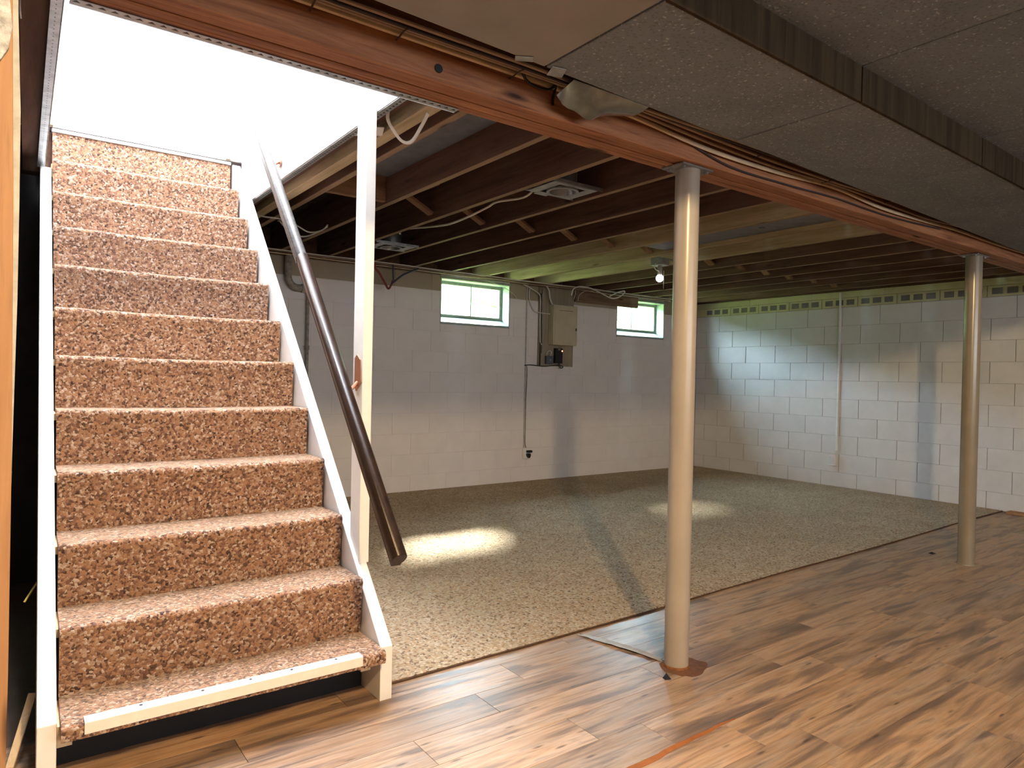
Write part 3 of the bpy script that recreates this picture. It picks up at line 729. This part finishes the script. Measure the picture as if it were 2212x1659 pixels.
# torn metal flap hanging off the soffit
def flap():
    v = []; f = []; N = 12
    for i in range(N+1):
        t_ = i/N; x = 1.33+0.32*t_
        drop = 0.042*max(0.0, math.sin(PI*min(1, t_*1.25)))**0.8+0.006*math.sin(t_*17)
        for j in range(6):
            s_ = j/5; yy = 1.545+0.115*s_; zz = 2.008-drop*s_-0.012*math.sin(PI*s_)*t_
            v.append((x+0.03*s_*(1-t_), yy, zz))
    n0 = len(v); v += [(a, b, c+0.0015) for a, b, c in v]
    for i in range(N):
        for j in range(5):
            q = (i*6+j, i*6+j+1, (i+1)*6+j+1, (i+1)*6+j); f += [q, tuple(k+n0 for k in q[::-1])]
    rim = [i*6 for i in range(N+1)] + [N*6+j for j in range(1, 6)] + [i*6+5 for i in range(N-1, -1, -1)] + [j for j in range(4, 0, -1)]
    for a, b in zip(rim, rim[1:]+rim[:1]): f.append((a, a+n0, b+n0, b))
    return M().add(v, f)
tag(flap().build('metal_flap', FLAP, smooth=True), 'bent galvanised metal flap hanging from the soffit edge', 'sheet metal')
tag(M().prism([(1.105, 1.53, 2.0085), (1.150, 1.505, 2.0085), (1.165, 1.527, 2.0085), (1.12, 1.552, 2.0085)], (0, 0, -0.002)).build('metal_clip', GALV, bevel=0.0005), 'small square metal clip on the smooth soffit panel', 'clip')
tag(M().prism([(1.225, 1.515, 2.0085), (1.268, 1.505, 2.0085), (1.285, 1.545, 2.004), (1.24, 1.56, 2.004)], (0, 0, -0.002)).build('metal_clip', GALV, bevel=0.0005), 'metal clip at the seam beside the black cord', 'clip')

# ------------------------------------------------------------------ recessed cans, hanging bulb
def can_light(cx, cy, z, label):
    c = thing('recessed_light', (cx, cy, z), label, 'ceiling light', 'recessed can lights')
    M().lathe([(0.078, 0.0), (0.078, 0.12), (0.06, 0.15), (0.0, 0.152)], (cx, cy, z), 28, caps=False).build('housing', GALV, c, smooth=True)
    M().lathe([(0.088, 0.002), (0.088, -0.006), (0.072, -0.006), (0.060, 0.05), (0.035, 0.085), (0.0, 0.09)], (cx, cy, z), 28, caps=False).build('reflector', mat_plain('grey_reflector', (0.36, 0.38, 0.40, 1), 0.3, 0.5, 0.6), c, smooth=True)
    M().lathe([(0.0, 0.018), (0.022, 0.026), (0.030, 0.045), (0.022, 0.07), (0.013, 0.085)], (cx, cy, z), 16, caps=False).build('bulb', mat_plain('unlit_bulb', (0.6, 0.6, 0.6, 1), 0.2, 0.6), c, smooth=True)
    fr = M(); w = 0.15
    fr.box(cx-w, cx-0.09, cy-0.115, cy+0.115, z+0.002, z+0.004).box(cx+0.09, cx+w, cy-0.115, cy+0.115, z+0.002, z+0.004).box(cx-0.09, cx+0.09, cy-0.115, cy-0.085, z+0.002, z+0.004).box(cx-0.09, cx+0.09, cy+0.085, cy+0.115, z+0.002, z+0.004)
    fr.build('mounting_frame', GALV, c)
    for s_ in (-1, 1): M().bar((cx-0.18, cy+s_*0.122, z+0.012), (cx+0.18, cy+s_*0.122, z+0.012), 0.004, 0.018).build('hanger_bar', GALV, c)
    M().box(cx-0.045, cx+0.045, cy+0.126, cy+0.20, z+0.02, z+0.10).build('junction_box', GALV, c, bevel=0.002)
    M().tube(smooth_path([(cx-0.03, cy+0.16, z+0.09), (cx+0.02, cy+0.11, z+0.135), (cx+0.07, cy+0.06, z+0.12), (cx+0.05, cy, z+0.10)]), 0.010, 8).build('conduit_loop', STEEL, c, smooth=True)
    return c
can_light(2.40, 2.86, 2.140, 'recessed can light between joists beside the nearer column')
can_light(2.40, 4.93, 2.125, 'recessed can light between joists near the window wall')
cable([(2.38, 3.07, 2.20), (2.43, 3.25, 2.19), (2.36, 3.42, 2.185), (2.40, 3.58, 2.19), (2.33, 3.68, 2.14), (2.30, 3.85, 2.118), (2.30, 4.02, 2.13), (2.34, 4.25, 2.165), (2.30, 4.55, 2.19), (2.38, 4.74, 2.20)], 0.007, CABLE_WHITE, 'pale armoured cable running between the two recessed cans')
bl = thing('pendant_bulb', (4.43, 3.98, 1.985), 'bare lit bulb in a socket hanging from a joist bay', 'lamp')
M().box(4.375, 4.485, 3.925, 4.035, 2.10, 2.16).build('junction_box', GALV, bl, bevel=0.003)
M().lathe([(0.016, 2.10), (0.022, 2.075), (0.022, 2.035), (0.018, 2.02)], (4.43, 3.98, 0), 18).build('socket', mat_plain('grey_socket', (0.36, 0.33, 0.30, 1), 0.5), bl, smooth=True)
M().lathe([(0.0, 1.962), (0.014, 1.964), (0.026, 1.974), (0.0315, 1.99), (0.030, 2.006), (0.020, 2.02)], (4.43, 3.98, 0), 20, caps=False).build('bulb', BULB, bl, smooth=True)
M().tube([(4.462, 3.965, 2.06), (4.462, 3.965, 1.905)], 0.0012, 5).build('pull_chain', CABLE_WHITE, bl)
M().bar((4.25, 3.98, 2.163), (4.61, 3.98, 2.163), 0.03, 0.004).build('hanger_bar', STEEL, bl)
M().tube(smooth_path([(4.375, 3.98, 2.115), (4.35, 3.97, 2.08), (4.37, 3.965, 2.055), (4.405, 3.97, 2.05), (4.407, 3.972, 2.02)]), 0.0035, 6).build('cord', CABLE_WHITE, bl, smooth=True)

# ------------------------------------------------------------------ electrics on the window wall
tag(M().box(4.655, 5.155, 5.899, 5.9195, 1.262, 2.138).build('backboard', BACKBOARD, bevel=0.002), 'grey brown plywood backboard behind the electrical panel', 'board')
eb = thing('breaker_box', (4.95, 5.85, 1.49), 'cream metal breaker panel mounted high between the two windows', 'electrical panel')
M().box(4.785, 5.130, 5.805, 5.898, 1.495, 1.935).build('cabinet', PANEL_BOX, eb, bevel=0.003)
dr = M().box(4.800, 5.118, 5.799, 5.8045, 1.515, 1.895).build('door', PANEL_BOX, eb, bevel=0.0015)
M().box(5.100, 5.112, 5.794, 5.799, 1.66, 1.69).build('latch', BLACK, dr)
M().box(4.86, 5.06, 5.7975, 5.799, 1.872, 1.878).build('ridge', BROWN_PLANK, dr)
o = tag(M().box(4.745, 4.845, 5.862, 5.898, 1.285, 1.372).build('meter_box', GREY_BOX, bevel=0.004), 'small grey box under the electrical panel, left of the black one', 'box')
M().box(4.785, 4.81, 5.860, 5.862, 1.32, 1.34).build('label_plate', STEEL, o)
o = thing('router_box', (4.925, 5.87, 1.29), 'black box with a glowing red light under the electrical panel', 'network box')
M().box(4.868, 4.970, 5.855, 5.898, 1.295, 1.462).build('case', BLACK, o, bevel=0.004)
M().lathe([(0.008, 0), (0.008, -0.005), (0.004, -0.008)], (4.958, 5.855, 1.432), 12, 'y').build('indicator', LED, o)
M().box(4.90, 4.935, 5.853, 5.855, 1.44, 1.456).build('label_plate', STEEL, o)
cable([(4.475, 5.905, 1.262), (4.55, 5.90, 1.268), (4.66, 5.89, 1.262), (4.74, 5.885, 1.258), (4.84, 5.885, 1.268), (4.92, 5.88, 1.275), (4.94, 5.87, 1.25), (4.975, 5.87, 1.245), (4.985, 5.87, 1.262), (4.95, 5.875, 1.272), (4.925, 5.87, 1.293)], 0.005, BLACK, 'black cord running left from the box with the red light', sm=5)
cable([(4.76, 5.885, 1.375), (4.755, 5.87, 1.41), (4.785, 5.86, 1.43), (4.815, 5.865, 1.41), (4.80, 5.87, 1.375)], 0.004, CABLE_WHITE, 'pale wire coil above the small grey box')
cable([(4.40, 5.86, 2.125), (4.50, 5.86, 2.09), (4.615, 5.865, 2.045), (4.655, 5.88, 1.98), (4.66, 5.885, 1.75), (4.668, 5.885, 1.52), (4.69, 5.885, 1.50)], 0.006, CABLE_WHITE, 'pale cable sloping down to the left edge of the backboard')
cable([(4.52, 5.895, 2.11), (4.515, 5.90, 2.02), (4.53, 5.90, 1.94), (4.58, 5.89, 1.86), (4.65, 5.86, 1.835), (4.775, 5.86, 1.832)], 0.005, CABLE_WHITE, 'curved pale cable entering the side of the electrical panel')
cable([(4.705, 5.84, 2.13), (4.745, 5.845, 2.085), (4.765, 5.85, 2.0), (4.80, 5.85, 1.937)], 0.008, CABLE_WHITE, 'thick pale cable entering the top of the electrical panel')
cable([(4.690, 5.88, 2.10), (4.688, 5.885, 1.9), (4.70, 5.885, 1.55), (4.695, 5.885, 1.40)], 0.008, PIPE, 'grey conduit on the left of the electrical panel')
cable([(4.665, 5.886, 2.05), (4.668, 5.886, 1.7), (4.672, 5.886, 1.27)], 0.007, CABLE_DARK, 'dark cable hanging down the edge of the backboard')
cable([(5.135, 5.86, 2.13), (5.14, 5.865, 2.08), (5.14, 5.885, 2.03)], 0.005, CABLE_WHITE, 'pale cable dropping at the top right of the backboard')
cable([(5.19, 5.872, 2.01), (5.20, 5.868, 2.07), (5.27, 5.85, 2.125), (5.36, 5.80, 2.13)], 0.004, CABLE_WHITE, 'thin cable arching from the wall top beside the backboard')
cable([(4.90, 5.65, 2.03), (4.90, 5.62, 2.095), (4.96, 5.60, 2.125), (5.06, 5.58, 2.125), (5.17, 5.57, 2.105), (5.30, 5.56, 2.062), (5.42, 5.56, 2.035), (5.53, 5.56, 2.06), (5.60, 5.55, 2.11), (5.58, 5.54, 2.128), (5.49, 5.55, 2.105), (5.38, 5.56, 2.055)], 0.007, CABLE_WHITE, 'white cable hanging in a loop under the joists')
M_ = [(4.492, 5.912, 2.12), (4.495, 5.912, 1.3), (4.502, 5.912, 0.365)]
cd = tag(M().box(4.488, 4.503, 5.908, 5.9195, 0.37, 2.13).build('conduit', CONDUIT_TAN, bevel=0.002), 'white surface conduit down the window wall to an outlet', 'conduit')
cable([(4.478, 5.901, 1.262), (4.508, 5.901, 1.22), (4.510, 5.9125, 0.9), (4.508, 5.9125, 0.5), (4.515, 5.908, 0.385), (4.54, 5.89, 0.36)], 0.003, BLACK, 'thin black cord running down beside the white conduit')
ol = thing('wall_outlet', (4.51, 5.91, 0.25), 'white outlet box with two black plugs on the window wall', 'outlet')
M().box(4.475, 4.548, 5.885, 5.9195, 0.255, 0.372).build('box', WHITE_PAINT, ol, bevel=0.003)
M().box(4.505, 4.566, 5.845, 5.885, 0.322, 0.346).build('plug', BLACK, ol, bevel=0.005)
M().prism([(4.505, 5.885, 0.312), (4.545, 5.885, 0.312), (4.550, 5.885, 0.29), (4.535, 5.885, 0.262), (4.520, 5.885, 0.268), (4.506, 5.885, 0.290)], (0, -0.035, 0)).build('plug', BLACK, ol, bevel=0.003)

tag(M().box(5.165, 6.175, 5.880, 5.9185, 2.002, 2.128).build('brown_plank', BROWN_PLANK, bevel=0.002), 'brown plank fixed along the wall top, covering part of the second window', 'plank')
# cables lying along the top of the window wall
for i, (yy, zz, mat, lab) in enumerate(((5.66, 2.127, CABLE_WHITE, 'pale'), (5.71, 2.124, CABLE_BROWN, 'brown'), (5.755, 2.127, CABLE_DARK, 'black'), (5.80, 2.122, CABLE_TAN, 'tan'), (5.85, 2.127, CABLE_DARK, 'dark'))):
    pos = ('farthest from the wall', 'second from the open room', 'middle', 'fourth from the open room', 'closest to the wall')[i]
    pts = run(yy, zz, 0.005, 1.35, 6.9, 0.38)
    cable(pts, 0.0055, mat, '%s cable stapled under the joists above the window wall, %s' % (lab, pos), group='cables along the window wall')
cable([(3.93, 5.86, 2.115), (4.05, 5.86, 2.09), (4.2, 5.87, 2.05), (4.32, 5.90, 2.0), (4.36, 5.905, 1.96)], 0.002, CABLE_WHITE, 'thin wire sagging across the corner of the first window')
cable([(2.62, 5.7, 2.125), (2.625, 5.7, 2.08), (2.668, 5.7, 2.035), (2.724, 5.7, 1.953), (2.757, 5.7, 1.908), (2.785, 5.7, 1.945), (2.80, 5.7, 1.985)], 0.010, RED_TUBE, 'dark red tube bent into a V under the joists', 'bent_tube', 'tube')
cable([(2.785, 5.69, 1.955), (2.83, 5.7, 1.99), (2.90, 5.7, 2.045), (2.99, 5.7, 2.09), (3.06, 5.7, 2.12)], 0.009, BLUE_TUBE, 'blue grey tube rising from the red V shaped tube', 'bent_tube', 'tube')
cable([(2.795, 5.69, 2.125), (2.795, 5.69, 2.06), (2.80, 5.69, 1.985)], 0.008, BLUE_TUBE, 'short blue grey drop tube between the two bent tubes', 'bent_tube', 'tube')
pp = thing('drain_pipe', (2.0, 5.87, 0.02), 'old painted pipe with an elbow on the wall behind the handrail', 'pipe')
M().tube(smooth_path([(1.905, 5.87, 2.13), (1.905, 5.87, 1.98), (1.915, 5.87, 1.91), (1.96, 5.87, 1.865), (2.03, 5.87, 1.86)]), 0.030, 12).build('elbow', PIPE, pp, smooth=True)
M().lathe([(0.036, 0), (0.036, 0.05)], (2.02, 5.87, 1.86), 14, 'x').build('collar', PIPE, pp, smooth=True)
M().tube([(2.085, 5.885, 1.84), (2.085, 5.885, 0.02)], 0.014, 10).build('riser', PIPE, pp, smooth=True)
M().lathe([(0.020, 1.33), (0.020, 1.37)], (2.085, 5.885, 0), 12).build('coupling', PIPE, pp, smooth=True)

# wires near the stairs
cable([(1.155, 2.42, 2.135), (1.165, 2.44, 2.11), (1.205, 2.47, 2.085), (1.245, 2.475, 2.055), (1.268, 2.44, 2.05), (1.272, 2.37, 2.09), (1.262, 2.30, 2.118)], 0.007, CABLE_WHITE, 'flat white cable hanging in a loop right of the white post', sy=0.4)
tag(M().prism([(1.10, 2.62, 2.118), (1.135, 2.72, 2.118), (1.235, 2.64, 2.118), (1.20, 2.545, 2.118)], (0, 0, 0.003)).build('white_plate', WHITE_PAINT), 'thin white square plate under the joists behind the white post', 'plate')
for i, pts in enumerate((((1.20, 4.45, 2.13), (1.26, 4.40, 2.10), (1.33, 4.35, 2.09), (1.40, 4.45, 2.11), (1.42, 4.6, 2.13)), ((1.45, 4.52, 2.13), (1.53, 4.52, 2.095), (1.63, 4.60, 2.085), (1.70, 4.56, 2.10), (1.72, 4.50, 2.13)), ((1.43, 4.60, 2.13), (1.52, 4.66, 2.08), (1.63, 4.70, 2.07), (1.70, 4.60, 2.10), (1.74, 4.55, 2.13)))):
    cable(pts, 0.005, CABLE_WHITE, ('pale wire drooping left of the handrail under the joists', 'upper pale wire drooping right of the handrail', 'lower pale wire drooping right of the handrail')[i])

# ------------------------------------------------------------------ end wall: conduit and outlet
tag(M().box(XW-0.017, XW-0.0005, 3.962, 3.982, 0.40, 2.13).build('conduit', WHITE_PAINT, bevel=0.002), 'white surface conduit running down the block wall', 'conduit')
ol = thing('wall_outlet', (XW-0.02, 4.0, 0.235), 'white outlet box low on the block wall below its conduit', 'outlet')
M().box(XW-0.045, XW-0.0005, 3.968, 4.045, 0.238, 0.352).build('box', WHITE_PAINT, ol, bevel=0.003)
M().box(XW-0.047, XW-0.045, 3.975, 4.038, 0.248, 0.342).build('cover_plate', GREY_PAINT, ol)
M().tube(smooth_path([(XW-0.010, 3.975, 0.41), (XW-0.010, 3.99, 0.38), (XW-0.012, 4.005, 0.352)]), 0.006, 8).build('cable', CABLE_WHITE, ol, smooth=True)
tag(M().box(7.22, 7.325, 2.20, 2.345, 0.0, 0.022).build('wood_offcut', PINE, bevel=0.002), 'small orange wood offcut at the foot of the block wall', 'wood scrap')

# ------------------------------------------------------------------ left edge: board, drywall end, stick, debris
def slab(pts, y, th): return M().prism([(x, y, z) for x, z in pts], (0, th, 0))
tag(slab([(-0.30, 0.0), (-0.002, 0.0), (0.001, 0.25), (0.004, 0.55), (0.005, 0.95), (0.002, 1.45), (-0.003, 1.80), (-0.004, 1.955), (-0.30, 1.955)], 1.60, 0.03).build('pine_board', PINE, bevel=0.001), 'orange pine board standing upright left of the stairs', 'board')
tag(slab([(-0.29, 0.0), (-0.02, 0.0), (0.000, 0.35), (0.0055, 0.95), (0.0105, 1.26), (0.0115, 1.45), (0.0115, 1.62), (0.006, 1.80), (0.004, 1.955), (-0.29, 1.955)], 1.632, 0.013).build('drywall_edge', mat_plain('grey_gypsum', (0.50, 0.50, 0.48, 1), 0.9, 0.1, 0, 0.15, 30), bevel=0.001), 'rough grey drywall edge behind the upright pine board', 'drywall')
tag(slab([(-0.06, 1.70), (-0.02, 1.695), (-0.008, 1.72), (-0.003, 1.76), (-0.008, 1.82), (-0.006, 1.88), (-0.02, 1.90), (-0.06, 1.90)], 1.588, 0.010).build('plaster_remnant', mat_plain('crumbled_plaster', (0.70, 0.72, 0.76, 1), 0.9, 0.1, 0, 0.3, 60, 0.6), bevel=0.001), 'crumbled bluish white plaster patch at the top of the pine board', 'plaster')
tag(M().bar((0.012, 2.36, 0.006), (0.066, 2.50, 0.150), 0.020, 0.008).build('wood_stick', PALE_WOOD, bevel=0.001), 'pale thin wooden stick leaning by the left stringer', 'stick')
STRAW = mat_plain('yellow_straw', (0.62, 0.50, 0.12, 1), 0.7)
tag(M().bar((0.045, 2.62, 0.395), (0.080, 2.66, 0.445), 0.005, 0.003).build('straw', STRAW), 'yellow straw poking out by the left stringer, near the stick', 'straw')
cable([(0.011, 2.32, 2.137), (0.012, 2.318, 2.10), (0.014, 2.32, 2.078)], 0.0022, CABLE_WHITE, 'short white string hanging from the left stair joist', 'string', 'string', sm=4)
tag(M().add([(2.010, 1.730, 0.0008), (2.034, 1.722, 0.0008), (2.030, 1.748, 0.0008), (2.015, 1.75, 0.0008), (2.02, 1.728, 0.016), (2.028, 1.742, 0.020)], [(0, 1, 4), (1, 2, 5), (1, 5, 4), (2, 3, 5), (3, 0, 4), (3, 4, 5), (0, 3, 2, 1)]).build('wood_chip', BLACK), 'small black chip on the vinyl in front of the nearer column', 'debris')
tag(M().add([(5.020, 2.04, 0.0008), (5.060, 2.035, 0.0008), (5.055, 2.07, 0.0008), (5.025, 2.075, 0.0008), (5.035, 2.05, 0.012), (5.048, 2.06, 0.010)], [(0, 1, 4), (1, 2, 5), (1, 5, 4), (2, 3, 5), (3, 0, 4), (3, 4, 5), (0, 3, 2, 1)]).build('wood_chip', BLACK), 'small black chip on the vinyl behind the farther column', 'debris')
# ------------------------------------------------------------------ garden hedge seen through the windows
random.seed(5)
hv = []; hf = []; NX, NZ_ = 90, 14
for i in range(NX+1):
    for j in range(NZ_+1):
        t_ = j/NZ_; x = -12+34*i/NX
        hv.append((x+random.uniform(-.12, .12), 13.0+1.6*t_*t_+random.uniform(-.3, .3), 1.55+2.7*t_+random.uniform(-.15, .15)))
n0 = len(hv); hv += [(x, 15.2, z) for x, y, z in hv]
for i in range(NX):
    for j in range(NZ_):
        a = i*(NZ_+1)+j; q = (a, a+NZ_+1, a+NZ_+2, a+1); hf += [q, tuple(k+n0 for k in q[::-1])]
for i in range(NX):
    a = i*(NZ_+1); hf += [(a, a+NZ_+1, a+NZ_+1+n0, a+n0), (a+NZ_, a+NZ_+n0, a+2*NZ_+1+n0, a+2*NZ_+1)]
for j in range(NZ_):
    for a in (j, NX*(NZ_+1)+j): hf.append((a, a+1, a+1+n0, a+n0))
h = M().add(hv, hf).build('hedge', LEAF); h['kind'] = 'stuff'; tag(h, 'sunlit green hedge across the lawn outside the basement windows', 'hedge')

# unseen tree added on the lawn to dim the sun through the second window
random.seed(11)
tr_ = thing('added_shade_tree', (9.46, 10.6, 1.56), 'unseen leafy tree added to keep sun off the second window', 'tree')
M().tube([(9.46, 10.6, 1.56), (9.50, 10.62, 3.4), (9.44, 10.58, 5.4)], 0.06, 8).build('added_shade_tree_trunk', BRACE, tr_)
lv = []; lf = []
for i in range(900):
    while True:
        p = Vector((random.uniform(-1, 1), random.uniform(-1, 1), random.uniform(-1, 1)))
        if p.length < 1: break
    c = Vector((9.46, 10.6, 6.0)) + p*1.3
    a = Vector((random.gauss(0, 1), random.gauss(0, 1), random.gauss(0, 1))).normalized(); b = a.orthogonal().normalized()
    n = len(lv); lv += [c-a*.16, c-b*.09, c+a*.16, c+b*.09, c+a.cross(b)*.02]; lf += [(n, n+1, n+4), (n+1, n+2, n+4), (n+2, n+3, n+4), (n+3, n, n+4)]
o = M().add(lv, lf).build('added_shade_tree_foliage', LEAF, tr_); o['kind'] = 'stuff'
